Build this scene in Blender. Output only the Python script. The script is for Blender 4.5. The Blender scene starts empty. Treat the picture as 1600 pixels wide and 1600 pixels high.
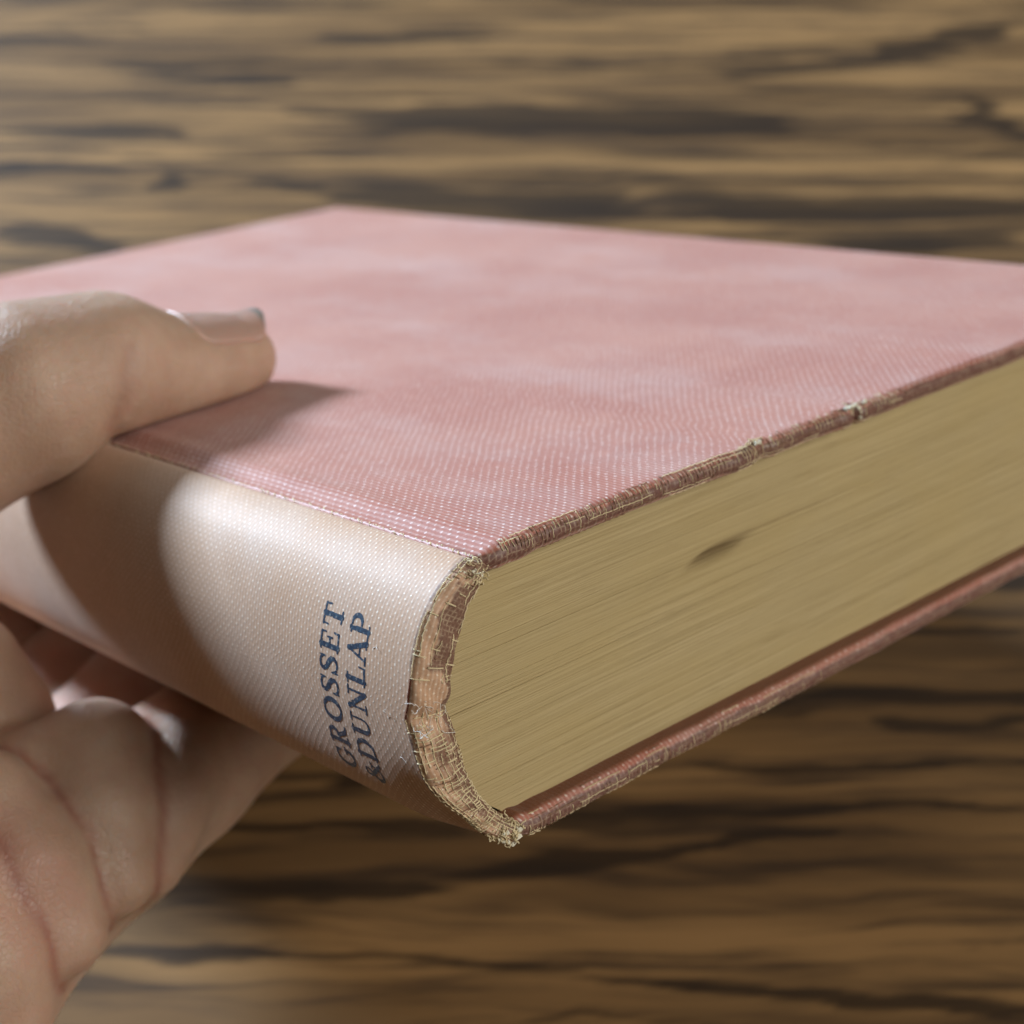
import bpy, math, random
import numpy as np
from mathutils import Vector, Matrix

# ------------------------------------------------------------------ camera, light, exposure
sc = bpy.context.scene
C = sc.collection
PITCH = math.radians(40.0)                      # the camera looks down at the table
CAM_H = 0.2118
FPX = 2610.75                                   # focal length for a 1600 px wide frame
cam_d = bpy.data.cameras.new('camera')
cam = bpy.data.objects.new('camera', cam_d); C.objects.link(cam)
cam.location = (0, 0, CAM_H)
cam.rotation_euler = (math.pi / 2 - PITCH, 0, 0)
cam_d.sensor_width = 36.0
cam_d.lens = FPX / 1600 * 36.0
cam_d.clip_start = 0.005; cam_d.clip_end = 50
cam_d.dof.use_dof = True
cam_d.dof.focus_distance = 0.151
cam_d.dof.aperture_fstop = 29.0
sc.camera = cam

world = bpy.data.worlds.new('World'); sc.world = world
world.use_nodes = True
bg = world.node_tree.nodes['Background']
bg.inputs[0].default_value = (1.0, 0.92, 0.80, 1)          # dim room around the table
bg.inputs[1].default_value = 0.03

def area_lamp(name, direction, dist, size, size_y, power, col, target=(0, 0.16, 0.1)):
    d = bpy.data.lights.new(name, 'AREA'); d.shape = 'RECTANGLE'
    d.size = size; d.size_y = size_y; d.energy = power; d.color = col
    o = bpy.data.objects.new(name, d); C.objects.link(o)
    v = Vector(direction).normalized()
    o.location = Vector(target) + v * dist
    o.rotation_euler = (-v).to_track_quat('-Z', 'Y').to_euler()
    return o
area_lamp('window_light', (-0.756, 0.587, 0.31), 1.5, 0.22, 0.30, 56, (0.66, 0.81, 1.0))
area_lamp('back_fill_light', (-0.42, 0.76, 0.50), 2.2, 1.2, 0.9, 6.0, (0.66, 0.81, 1.0))  # added soft fill from behind, for sheen on the cover and thumb
area_lamp('room_light', (0.74, -0.38, 0.56), 2.2, 1.2, 1.2, 37, (1.0, 0.95, 0.86))

vs = sc.view_settings
vs.view_transform = 'Standard'; vs.look = 'None'; vs.gamma = 1.0; vs.exposure = 0.0
vs.use_curve_mapping = False
sc.cycles.use_denoising = True
sc.cycles.max_bounces = 5; sc.cycles.diffuse_bounces = 3; sc.cycles.glossy_bounces = 2
sc.cycles.transmission_bounces = 2; sc.cycles.use_adaptive_sampling = True; sc.cycles.adaptive_threshold = 0.035; sc.cycles.use_light_tree = False
sc.cycles.caustics_reflective = False; sc.cycles.caustics_refractive = False

# ------------------------------------------------------------------ frames
rng = np.random.default_rng(7)
random.seed(7)
u = np.array([0.74748871, -0.27598353, 0.60422986])
v = np.array([-0.6578894, -0.1817556, 0.73085323])
n = np.array([-0.0918813, -0.94382095, -0.31742689])
a = np.array([-2.91148, 3.24742, 146.17593])
st, ct = math.sin(PITCH), math.cos(PITCH)
CV = np.array([[1, 0, 0], [0, -st, ct], [0, -ct, -st]], float)   # photo axes to world axes
U, V, N = CV @ u, CV @ v, CV @ n
A = CV @ a * 0.001 + np.array([0, 0, CAM_H])
BOOK = Matrix(((U[0], V[0], N[0], A[0]), (U[1], V[1], N[1], A[1]), (U[2], V[2], N[2], A[2]), (0, 0, 0, 1)))
W, H, T = 125.0, 195.0, 30.0                    # cover width, height, book thickness (mm)

# ------------------------------------------------------------------ helpers
def link_mesh(name, verts, faces, mat, parent=None, scale=0.001, uv=None, attrs=None, smooth=True):
    me = bpy.data.meshes.new(name)
    vv = np.asarray(verts, float) * scale
    me.from_pydata(vv.tolist(), [], [list(f) for f in faces])
    if uv is not None:
        lay = me.uv_layers.new(name='UVMap')
        idx = np.empty(len(me.loops), np.int32); me.loops.foreach_get('vertex_index', idx)
        lay.data.foreach_set('uv', np.asarray(uv, np.float32)[idx].ravel())
    for k, arr in (attrs or {}).items():
        at = me.attributes.new(k, 'FLOAT', 'POINT')
        at.data.foreach_set('value', np.asarray(arr, np.float32))
    if smooth:
        me.polygons.foreach_set('use_smooth', [True] * len(me.polygons))
    me.materials.append(mat); me.update()
    o = bpy.data.objects.new(name, me); C.objects.link(o)
    if parent: o.parent = parent
    return o

def hash2(ix, iy, seed):
    h = np.sin(ix * 127.1 + iy * 311.7 + seed * 74.7) * 43758.5453
    return h - np.floor(h)
def vnoise(x, y, seed=0):
    x = np.asarray(x, float); y = np.asarray(y, float)
    x, y = np.broadcast_arrays(x, y)
    ix, iy = np.floor(x), np.floor(y); fx, fy = x - ix, y - iy
    fx = fx * fx * (3 - 2 * fx); fy = fy * fy * (3 - 2 * fy)
    return ((hash2(ix, iy, seed) * (1 - fx) + hash2(ix + 1, iy, seed) * fx) * (1 - fy)
            + (hash2(ix, iy + 1, seed) * (1 - fx) + hash2(ix + 1, iy + 1, seed) * fx) * fy)
def fbm(x, y, seed=0, o=3):
    r = 0; amp = .5; s = 0
    for i in range(o):
        r = r + vnoise(np.asarray(x) * 2 ** i, np.asarray(y) * 2 ** i, seed + i * 13) * amp; s += amp; amp *= .5
    return r / s
def sstep(e0, e1, x):
    t = np.clip((np.asarray(x, float) - e0) / (e1 - e0), 0, 1); return t * t * (3 - 2 * t)
def catmull(pts, per):
    P = np.asarray(pts, float); Q = np.vstack([2 * P[0] - P[1], P, 2 * P[-1] - P[-2]]); out = []
    for i in range(1, len(Q) - 2):
        for t in np.linspace(0, 1, per, endpoint=False):
            p0, p1, p2, p3 = Q[i - 1], Q[i], Q[i + 1], Q[i + 2]
            out.append(.5 * (2 * p1 + (p2 - p0) * t + (2 * p0 - 5 * p1 + 4 * p2 - p3) * t * t + (3 * p1 - p0 - 3 * p2 + p3) * t ** 3))
    out.append(P[-1]); return np.array(out)

class NT:
    """small helper to write node trees"""
    def __init__(self, name):
        self.m = bpy.data.materials.new(name); self.m.use_nodes = True
        self.t = self.m.node_tree; self.b = self.t.nodes['Principled BSDF']
    def n(self, kind, **kw):
        x = self.t.nodes.new(kind)
        for k, val in kw.items(): setattr(x, k, val)
        return x
    def put(self, sock, val):
        if isinstance(val, bpy.types.NodeSocket): self.t.links.new(val, sock)
        elif val is not None: sock.default_value = val
    def math(self, op, x, y=None, z=None, clamp=False):
        k = self.n('ShaderNodeMath', operation=op); k.use_clamp = clamp
        for s, q in zip(k.inputs, (x, y, z)): self.put(s, q)
        return k.outputs[0]
    def mix(self, fac, x, y, blend='MIX'):
        k = self.n('ShaderNodeMix', data_type='RGBA', blend_type=blend)
        self.put(k.inputs[0], fac)
        self.put(k.inputs[6], (*x, 1) if isinstance(x, tuple) else x)
        self.put(k.inputs[7], (*y, 1) if isinstance(y, tuple) else y)
        return k.outputs[2]
    def smooth(self, x, lo, hi, o0=0.0, o1=1.0):
        k = self.n('ShaderNodeMapRange', interpolation_type='SMOOTHSTEP')
        for i, q in enumerate((x, lo, hi, o0, o1)): self.put(k.inputs[i], q)
        return k.outputs[0]
    def noise(self, vec, scale, detail=3, rough=.55, color=False):
        k = self.n('ShaderNodeTexNoise'); self.put(k.inputs['Vector'], vec)
        k.inputs['Scale'].default_value = scale; k.inputs['Detail'].default_value = detail
        k.inputs['Roughness'].default_value = rough
        return k.outputs['Color' if color else 'Fac']
    def mapping(self, vec, scale=(1, 1, 1), loc=(0, 0, 0), rot=(0, 0, 0)):
        k = self.n('ShaderNodeMapping'); self.put(k.inputs[0], vec)
        k.inputs['Scale'].default_value = scale; k.inputs['Location'].default_value = loc
        k.inputs['Rotation'].default_value = rot
        return k.outputs[0]
    def uv(self): return self.n('ShaderNodeUVMap', uv_map='UVMap').outputs[0]
    def obj(self): return self.n('ShaderNodeTexCoord').outputs['Object']
    def attr(self, name): return self.n('ShaderNodeAttribute', attribute_name=name).outputs['Fac']
    def xyz(self, vec):
        k = self.n('ShaderNodeSeparateXYZ'); self.put(k.inputs[0], vec); return k.outputs
    def comb(self, x, y, z=0.0):
        k = self.n('ShaderNodeCombineXYZ')
        for s, q in zip(k.inputs, (x, y, z)): self.put(s, q)
        return k.outputs[0]
    def bump(self, h, strength, dist, normal=None):
        k = self.n('ShaderNodeBump'); self.put(k.inputs['Height'], h)
        k.inputs['Strength'].default_value = strength; k.inputs['Distance'].default_value = dist
        if normal: self.put(k.inputs['Normal'], normal)
        return k.outputs[0]
    def set(self, **kw):
        for k, val in kw.items():
            key = k.replace('_', ' ')
            self.put(self.b.inputs[key], (*val, 1) if isinstance(val, tuple) and len(val) == 3 and 'Color' in key else val)

# ------------------------------------------------------------------ materials
def cloth(name, face, face2, dot, worn, thread, rough=.42, spec=.5, dotamt=.8, pitch=.43, dlo=.55, scuffs=.3, fray=.10, relief=.6):
    k = NT(name)
    uvv = k.uv()                                     # millimetres on the cloth
    wob = k.noise(uvv, .16, 2, color=True)
    wv = k.n('ShaderNodeVectorMath', operation='MULTIPLY_ADD')
    k.put(wv.inputs[0], wob); wv.inputs[1].default_value = (.5, .5, 0); k.put(wv.inputs[2], uvv)
    fine = k.noise(uvv, 2.6, 2, color=True)
    wv2 = k.n('ShaderNodeVectorMath', operation='MULTIPLY_ADD')
    k.put(wv2.inputs[0], fine); wv2.inputs[1].default_value = (fray, fray, 0); k.put(wv2.inputs[2], wv.outputs[0])
    X, Y, _ = k.xyz(wv2.outputs[0])
    cx = k.math('COSINE', k.math('MULTIPLY', X, math.pi / pitch))
    cy = k.math('COSINE', k.math('MULTIPLY', Y, math.pi / pitch))
    node = k.math('MULTIPLY', cx, cy)                # +1 where one thread floats over, -1 where the other does
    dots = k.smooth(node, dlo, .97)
    ribs = k.smooth(k.math('ABSOLUTE', cx), .6, .98)
    lines = k.math('MAXIMUM', k.smooth(k.math('ABSOLUTE', cx), .80, .99), k.smooth(k.math('ABSOLUTE', cy), .86, .995))
    holes = k.smooth(k.math('MAXIMUM', k.math('ABSOLUTE', cx), k.math('ABSOLUTE', cy)), .15, .5, 1, 0)
    big = k.noise(uvv, .035, 4, .6)
    mid = k.noise(uvv, .32, 4, .65)
    grit = k.noise(uvv, 3.5, 3, .7)
    wear = k.attr('wear'); inner = k.attr('inner')
    base = k.mix(k.smooth(big, .35, .68), face, face2)
    scuff = k.noise(k.mapping(uvv, (.050, .020, 1), (3, 1, 0), (0, 0, .5)), 1, 5, .72)
    base = k.mix(k.smooth(scuff, .42, .72, 0, scuffs), base, tuple(.35 + .55 * c for c in face2))
    base = k.mix(k.smooth(mid, .45, .8, 0, .35), base, tuple(min(1, c * 1.18) for c in face2))
    base = k.mix(k.smooth(grit, .35, .6, .25, 0), base, worn)
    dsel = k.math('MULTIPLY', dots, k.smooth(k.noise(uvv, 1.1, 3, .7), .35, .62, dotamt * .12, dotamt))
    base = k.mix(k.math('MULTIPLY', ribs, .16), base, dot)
    base = k.mix(dsel, base, dot)  # pale worn thread tops, with their glints painted into the colour
    wmask = k.smooth(k.math('ADD', wear, k.math('MULTIPLY', k.math('SUBTRACT', mid, .5), .7)), .35, .62)
    wthr = k.math('MULTIPLY', lines, k.smooth(k.noise(uvv, .9, 3, .7), .40, .60))
    wornc = k.mix(k.math('MULTIPLY', holes, .55), worn, tuple(c * .35 for c in worn))
    wornc = k.mix(k.math('MULTIPLY', wthr, .32), wornc, thread)
    col = k.mix(wmask, base, wornc)
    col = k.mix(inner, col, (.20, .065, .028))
    hgt = k.math('ADD', k.math('MULTIPLY', node, .14), k.math('ADD', k.math('MULTIPLY', dots, .55), k.math('MULTIPLY', grit, .35)))
    k.set(Base_Color=col, Roughness=k.smooth(dots, 0, 1, rough, rough - .08), Normal=k.bump(hgt, relief, .00005))
    k.b.inputs['Specular IOR Level'].default_value = spec
    k.b.inputs['Sheen Weight'].default_value = .16; k.b.inputs['Sheen Roughness'].default_value = .4
    return k.m
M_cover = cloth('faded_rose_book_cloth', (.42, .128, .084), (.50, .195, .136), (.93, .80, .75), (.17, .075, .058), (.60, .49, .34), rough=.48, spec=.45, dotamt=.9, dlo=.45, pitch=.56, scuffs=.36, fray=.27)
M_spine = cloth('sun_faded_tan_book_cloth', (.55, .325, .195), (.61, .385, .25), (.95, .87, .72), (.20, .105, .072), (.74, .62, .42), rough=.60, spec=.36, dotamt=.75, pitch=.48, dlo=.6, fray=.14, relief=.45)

def simple(name, col, rough=.6, spec=.3, var=.15, scale=1500):
    k = NT(name); o = k.obj(); nz = k.noise(o, scale, 3)
    k.set(Base_Color=k.mix(nz, tuple(c * (1 - var) for c in col), tuple(min(1, c * (1 + var)) for c in col)), Roughness=rough)
    k.b.inputs['Specular IOR Level'].default_value = spec
    return k.m
M_thread = simple('cream_thread', (.72, .61, .39), .7, .2, .35, 900)
M_brown_thread = simple('brown_thread', (.27, .16, .10), .7, .2, .35, 900)
M_crack = simple('dark_red_torn_cloth', (.12, .035, .02), .8, .2, .4, 1200)
M_lint = simple('white_lint', (.85, .83, .78), .8, .2, .1)
M_pulp = simple('torn_board_pulp', (.80, .77, .64), .85, .1, .2, 2500)

def page_mat():
    k = NT('yellowed_page_edges'); uvv = k.uv()      # mm: x along the page, y through the block
    s1 = k.noise(k.mapping(uvv, (.022, 8.0, 1)), 1, 4, .7)
    s2 = k.noise(k.mapping(uvv, (.09, 1.6, 1), (7, 3, 0)), 1, 4, .6)
    bl = k.noise(k.mapping(uvv, (.05, .12, 1), (2, 9, 0)), 1, 3)
    c = k.mix(k.smooth(s1, .36, .64), (.37, .285, .14), (.54, .43, .24))
    c = k.mix(k.smooth(s2, .56, .74, 0, .5), c, (.29, .21, .095))
    c = k.mix(k.smooth(s2, .25, .42, .5, 0), c, (.54, .44, .26))
    c = k.mix(k.smooth(bl, .35, .7, 0, .45), c, (.47, .36, .17))
    c = k.mix(k.attr('stain'), c, (.105, .058, .022))
    fl = k.noise(k.mapping(uvv, (1.2, 6, 1)), 1, 3, .7)
    k.set(Base_Color=c, Roughness=.8, Normal=k.bump(k.math('ADD', k.math('MULTIPLY', s1, .7), k.math('MULTIPLY', fl, .4)), .55, .00012))
    k.b.inputs['Specular IOR Level'].default_value = .2
    return k.m
M_page = page_mat()

def ink_mat():
    k = NT('navy_stamped_ink'); o = k.obj()
    w = k.noise(o, 2600, 3, .7)
    c = k.mix(k.smooth(w, .35, .75), (.012, .030, .060), (.050, .105, .165))
    X, Y, _ = k.xyz(k.uv())
    nd = k.math('MULTIPLY', k.math('COSINE', k.math('MULTIPLY', X, math.pi / .48)), k.math('COSINE', k.math('MULTIPLY', Y, math.pi / .48)))
    c = k.mix(k.math('MULTIPLY', k.smooth(nd, .55, .97), k.smooth(w, .35, .6, 0, .5)), c, (.45, .42, .38))
    k.set(Base_Color=c, Roughness=.45)
    return k.m
M_ink = ink_mat()

def skin_mat():
    k = NT('hand_skin'); o = k.obj()
    blot = k.noise(o, 70, 4, .6); fine = k.noise(o, 420, 3, .6)
    c = k.mix(k.smooth(blot, .35, .68), (.43, .275, .195), (.53, .37, .275))
    c = k.mix(k.smooth(fine, .5, .8, 0, .3), c, (.52, .28, .215))
    red = k.noise(o, 38, 3, .6)
    c = k.mix(k.smooth(red, .48, .70, 0, .42), c, (.48, .22, .165))
    c = k.mix(k.attr('crease'), c, (.30, .115, .08))  # redder creases, with their shade darkened into the skin colour
    vo = k.n('ShaderNodeTexVoronoi', feature='DISTANCE_TO_EDGE'); k.put(vo.inputs['Vector'], o); vo.inputs['Scale'].default_value = 1500
    lines = k.smooth(vo.outputs['Distance'], 0, .14)
    wr = k.noise(k.mapping(o, (1, 1, 1)), 900, 4, .7)
    wk = k.noise(k.mapping(o, (1, 1, 1), (0, 0, 0), (.4, .5, .9)), 260, 4, .7)
    h = k.math('ADD', k.math('MULTIPLY', wk, 2.2), k.math('ADD', k.math('MULTIPLY', lines, .6), k.math('MULTIPLY', wr, .9)))
    k.set(Base_Color=c, Roughness=k.smooth(fine, .3, .7, .40, .54), Normal=k.bump(h, .45, .00016))
    k.b.inputs['Subsurface Weight'].default_value = .35
    k.b.inputs['Subsurface Radius'].default_value = (1.0, .35, .18)
    k.b.inputs['Subsurface Scale'].default_value = .0032
    k.b.inputs['Specular IOR Level'].default_value = .45
    return k.m
M_skin = skin_mat()
def nail_mat():
    k = NT('thumb_nail'); o = k.uv(); x, y, _ = k.xyz(o)
    c = k.mix(k.smooth(x, .88, .95), (.47, .30, .24), (.21, .22, .195))
    c = k.mix(k.smooth(x, .14, .05), c, (.56, .36, .29))
    k.set(Base_Color=c, Roughness=.34, Normal=k.bump(k.noise(k.mapping(o, (1, 14, 1)), 3, 3), .2, .0002))
    k.b.inputs['Subsurface Weight'].default_value = .2; k.b.inputs['Subsurface Scale'].default_value = .002
    return k.m
M_nail = nail_mat()

# dark stain streaks on the table, each (x0, y0, x1, y1, thickness) in millimetres on the table top
STREAKS = [(54.9, 445.8, 98.3, 454.2, 5.9), (96.4, 454.2, 155.6, 485.3, 15.5), (-109.2, 442.5, -61.9, 442.5, 6.5), (-138.5, 412.6, -86.6, 412.6, 8.1),
 (-55.9, 418.2, 85.4, 416.3, 18.0), (120.8, 427.8, 137.7, 408.9, 18.9), (-133.5, 391.2, -103.7, 392.2, 6.2), (-94.3, 386.1, -82.5, 384.4, 8.8),
 (-69.1, 382.7, -52.6, 382.1, 8.7), (-47.3, 377.8, 32.2, 371.3, 17.8), (32.2, 371.3, 128.9, 371.3, 12.8), (70.3, 354.9, 124.9, 354.3, 8.4),
 (-127.0, 363.4, -98.4, 354.9, 10.4), (90.5, 233.5, 106.3, 232.6, 5.4), (49.9, 218.0, 103.1, 218.8, 2.4), (44.6, 202.0, 99.3, 202.8, 3.8),
 (60.3, 196.0, 97.9, 196.7, 3.0), (26.8, 187.3, 95.8, 188.0, 2.0), (-31.8, 183.8, -8.5, 183.8, 2.2), (-51.8, 175.7, 93.5, 177.9, 2.6),
 (-57.9, 162.5, -10.0, 163.3, 4.9), (-10.1, 166.0, 46.2, 172.0, 3.6), (-66.6, 146.5, -35.3, 147.3, 3.6), (-36.3, 148.2, 9.5, 147.3, 2.0),
 (7.6, 144.8, 85.2, 142.9, 2.2), (-152.4, 471.6, -121.7, 470.7, 5.3), (-57.1, 471.6, -7.6, 470.7, 6.3),
 (-190, 300, -90, 304, 9), (120, 290, 210, 286, 8), (-200, 240, -100, 243, 6), (110, 250, 190, 252, 5)]
def streak_field(X, Y):
    """dark stain taken up by the open grain, 0..1, on table coordinates in mm"""
    Yw = Y + 9 * (fbm(X * .012, Y * .03, 61) - .5) + 6 * (fbm(X * .05, Y * .14, 62) - .5)
    Xw = X + 30 * (fbm(X * .04, Y * .22, 63) - .5)
    tot = np.zeros_like(X)
    r = np.random.default_rng(5)
    extra = []
    for _ in range(150):
        x, y, L, t = r.uniform(-600, 600), r.uniform(-260, 900), r.uniform(30, 130), r.uniform(2, 9)
        if -175 < x < 175 and 110 < y < 520: continue
        extra.append((x, y, x + L, y + r.uniform(-4, 4), t))
    thin = []
    for _ in range(190):
        x, y, L = r.uniform(-190, 170), 110 + 410 * r.uniform(0, 1) ** .6, r.uniform(25, 100)
        thin.append((x, y, x + L, y + r.uniform(-2, 2), r.uniform(1.2, 2.4) * (.6 + y / 300)))
    for i_, (x0, y0, x1, y1, t) in enumerate(STREAKS + extra + thin):
        xc, yc = (x0 + x1) / 2, (y0 + y1) / 2; L = (x1 - x0) / 2; sl = (y1 - y0) / (x1 - x0)
        dx = Xw - xc
        taper = np.clip(1 - .45 * np.abs(dx / (L * 1.1)) ** 2, .3, 1)
        dy = (Yw - yc - dx * sl) / (t * .60 * taper)
        m = np.exp(-np.minimum(np.abs(dy) ** 2.2 + np.abs(dx / (L * 1.1)) ** 6, 40))
        tot = np.maximum(tot, m * (1 if i_ < len(STREAKS) + len(extra) else .58))
    fine = fbm(X * .022, Yw * .30, 64, 4); blot = fbm(X * .07, Y * .16, 65, 3); hair = fbm(X * .03, Yw * .8, 66, 2)
    return np.clip(sstep(.22, .72, tot * (.50 + .55 * blot + .55 * fine) + .25 * (hair - .5) + .5 * (fine - .55)), 0, 1)
def table_mat():
    k = NT('stained_oak'); o = k.obj()
    mm = k.mapping(o, (1000, 1000, 1000))
    w1 = k.noise(k.mapping(mm, (.012, .05, 1)), 1, 2, .6)
    X, Y, _ = k.xyz(mm)
    Yw = k.math('ADD', Y, k.math('MULTIPLY', k.math('SUBTRACT', w1, .5), 12))
    P = k.comb(X, Yw, 0.0)
    grain = k.noise(k.mapping(P, (.016, .26, 1)), 1, 4, .62)
    band = k.noise(k.mapping(P, (.009, .105, 1), (4, 1, 0)), 1, 3, .6)
    broad = k.noise(k.mapping(P, (.006, .05, 1), (1, 4, 0)), 1, 2, .6)
    base = k.mix(k.smooth(broad, .34, .66), (.155, .088, .038), (.33, .190, .078))
    base = k.mix(k.smooth(band, .50, .70, 0, .62), base, (.060, .038, .022))
    base = k.mix(k.smooth(grain, .44, .66, 0, .80), base, (.045, .029, .019))
    base = k.mix(k.math('MULTIPLY', k.attr('streak'), .84), base, (.026, .018, .013))
    k.set(Base_Color=base, Roughness=k.smooth(grain, .3, .7, .52, .66), Normal=k.bump(grain, .2, .0004))
    k.b.inputs['Specular IOR Level'].default_value = .18
    return k.m
M_table = table_mat()

# ------------------------------------------------------------------ the table
def build_table():
    gx = np.r_[np.linspace(-616, -180, 90), np.linspace(-180, 180, 200)[1:-1], np.linspace(180, 616, 90)]
    gy = np.r_[np.linspace(-276, 110, 120), np.linspace(110, 520, 560)[1:-1], np.linspace(520, 916, 120)]
    X, Y = np.meshgrid(gx, gy, indexing='ij')
    nx, ny = X.shape; idx = np.arange(X.size).reshape(X.shape)
    verts = np.stack([X.ravel(), Y.ravel(), 0 * X.ravel()], 1); streak = streak_field(X, Y).ravel()
    F = np.stack([idx[:-1, :-1], idx[1:, :-1], idx[1:, 1:], idx[:-1, 1:]], -1).reshape(-1, 4).tolist()
    ring = np.r_[idx[:-1, 0], idx[-1, :-1], idx[:0:-1, -1], idx[0, :0:-1]]          # rim, counter-clockwise
    prev = ring; V_ = [verts]; S_ = [streak]; m = len(ring); base = X.size
    cen = np.array([0, 320.0])
    for off, z in ((2.8, -1.2), (4, -4), (4, -24), (2.8, -26.8), (0, -28)):          # eased edge going down
        p = verts[ring].copy(); sg = np.sign(p[:, :2] - cen)
        p[:, 0] += np.where(np.abs(np.abs(verts[ring][:, 0]) - 616) < .5, sg[:, 0] * off, 0)
        p[:, 1] += np.where((verts[ring][:, 1] < -275.5) | (verts[ring][:, 1] > 915.5), sg[:, 1] * off, 0)
        p[:, 2] = z
        cur = np.arange(base, base + m); base += m; V_.append(p); S_.append(streak[ring])
        F += np.stack([prev, cur, np.roll(cur, -1), np.roll(prev, -1)], 1).tolist(); prev = cur
    F.append(prev[::-1].tolist())
    o = link_mesh('table', np.vstack(V_), F, M_table, attrs={'streak': np.concatenate(S_)}, smooth=False)
    o['label'] = 'brown oak table top with near black grain streaks, under the book'
    o['category'] = 'table'
build_table()

# ------------------------------------------------------------------ the book
book = bpy.data.objects.new('book', None); C.objects.link(book)
book.matrix_world = BOOK; book.empty_display_size = .02
book['label'] = 'old hardback book in faded rose cloth with tan spine, held in the hand'
book['category'] = 'book'

def knocks(x):                                      # dent at 36 mm and nick at 53 mm on the front board
    return (.95 * math.exp(-((x - 53.2) / .42) ** 2) - .30 * math.exp(-((x - 51.6) / 1.0) ** 2) - .34 * math.exp(-((x - 54.8) / .9) ** 2)
            - .48 * math.exp(-((x - 34.6) / 2.0) ** 2) + .40 * math.exp(-((x - 38.2) / .9) ** 2) - .2 * math.exp(-((x - 40) / 1.2) ** 2))
def tail_edge(x):                                   # uneven knocks along the bottom edge of the boards
    return .50 * (fbm(x * .10, 0, 3) - .5) + .24 * (fbm(x * .55, 0, 5) - .5)

def board(name, top):
    """cloth covered board: a rounded slab swept from the joint to the fore edge"""
    xs = np.r_[np.linspace(0, 8, 34), np.linspace(8, 62, 170)[1:], np.linspace(62, W - 2, 60)[1:], W - 2 + 2 * np.sin(np.linspace(0, math.pi / 2, 9))[1:]]
    verts, uvs, wear, inner = [], [], [], []
    ncap, nside = 12, 60
    loops = None
    for x in xs:
        j = sstep(0, 2.6, x)
        endk = 1.0
        if x > W - 2: endk = max(.06, math.sqrt(max(0, 1 - ((x - (W - 2)) / 2.0) ** 2)))
        if top:
            zo = -.95 * (1 - sstep(0, 3.6, x)) - .10 * math.exp(-((x - 5.0) / 1.5) ** 2) - .06 * math.sin(x / W * math.pi)
        else:
            zo = -T + 1.05 * (1 - sstep(0, 3.6, x)) + .10 * math.exp(-((x - 5.0) / 1.5) ** 2)
        th = 1.1 + 1.25 * j
        if top:   # small dent and a nick in the lower edge
            th += .25 * math.exp(-((x - 4) / 2.5) ** 2)
        sgn = 1 if top else -1
        zc = zo - sgn * th / 2
        hz = th / 2 * endk
        y0 = 0.0 + float(tail_edge(x + (0 if top else 200))) + .9 * math.exp(-(x / 1.4) ** 2)
        if top:
            y0 += knocks(x)
        y1 = H + float(tail_edge(x + 500))
        r = min(1.25, hz * 1.1)
        if x > W - 2: y0 += (1 - endk) * .8; y1 -= (1 - endk) * .8
        loop = []
        for t in np.linspace(0, 1, nside):           # outer face, tail to head
            tt = t ** 1.7
            loop.append((y0 + r + (y1 - y0 - 2 * r) * tt, zc + sgn * hz, 0))
        for q in np.linspace(0, math.pi, ncap + 1)[1:]:
            loop.append((y1 - r + r * math.sin(q), zc + sgn * hz * math.cos(q), 0 if q < 2.6 else .6))
        for t in np.linspace(0, 1, 24)[1:]:
            loop.append((y1 - r - (y1 - y0 - 2 * r) * t, zc - sgn * hz, 1))
        for q in np.linspace(0, math.pi, ncap + 1)[1:-1]:
            loop.append((y0 + r - r * math.sin(q), zc - sgn * hz * math.cos(q), 0 if q > .5 else .6))
        L = len(loop); arr = np.array(loop)
        d = np.linalg.norm(np.diff(np.vstack([arr[:, :2], arr[:1, :2]]), axis=0), axis=1)
        s = np.r_[0, np.cumsum(d)[:-1]]; per = d.sum()
        s = np.where(s > per - 4.5, s - per, s)      # the rounded lower edge runs into the outer face
        for i in range(L):
            verts.append((x, arr[i, 0], arr[i, 1])); uvs.append((x, s[i]))
            e = min(arr[i, 0] - y0, y1 - arr[i, 0])
            w = 1 - sstep(-.2, 1.15, e + .25)
            if arr[i, 2] > 0: w = max(w, .4)
            w = max(w, .8 * (1 - sstep(.2, 2.2, W - x)))
            w = max(w, .5 * math.exp(-((x - .4) / .9) ** 2) * (1 - sstep(2, 14, arr[i, 0])), .34 * math.exp(-(x / .6) ** 2))
            if top: w = max(w, .62 * math.exp(-((x - 36) / 3.5) ** 2) * (1 - sstep(.5, 2.2, e)), .7 * math.exp(-((x - 53) / 1.2) ** 2) * (1 - sstep(.6, 2, e)))
            wear.append(w); inner.append(arr[i, 2])
    faces = []
    nx = len(xs)
    for i in range(nx - 1):
        for j in range(L):
            k = (j + 1) % L
            f = (i * L + j, (i + 1) * L + j, (i + 1) * L + k, i * L + k)
            faces.append(f if top else f[::-1])
    c0 = tuple(range(L)); c1 = tuple((nx - 1) * L + j for j in range(L))
    faces.append(c0 if top else c0[::-1]); faces.append(c1[::-1] if top else c1)
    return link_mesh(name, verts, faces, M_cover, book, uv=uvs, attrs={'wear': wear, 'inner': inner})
front = board('front_cover', True)
back = board('back_cover', False)

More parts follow.
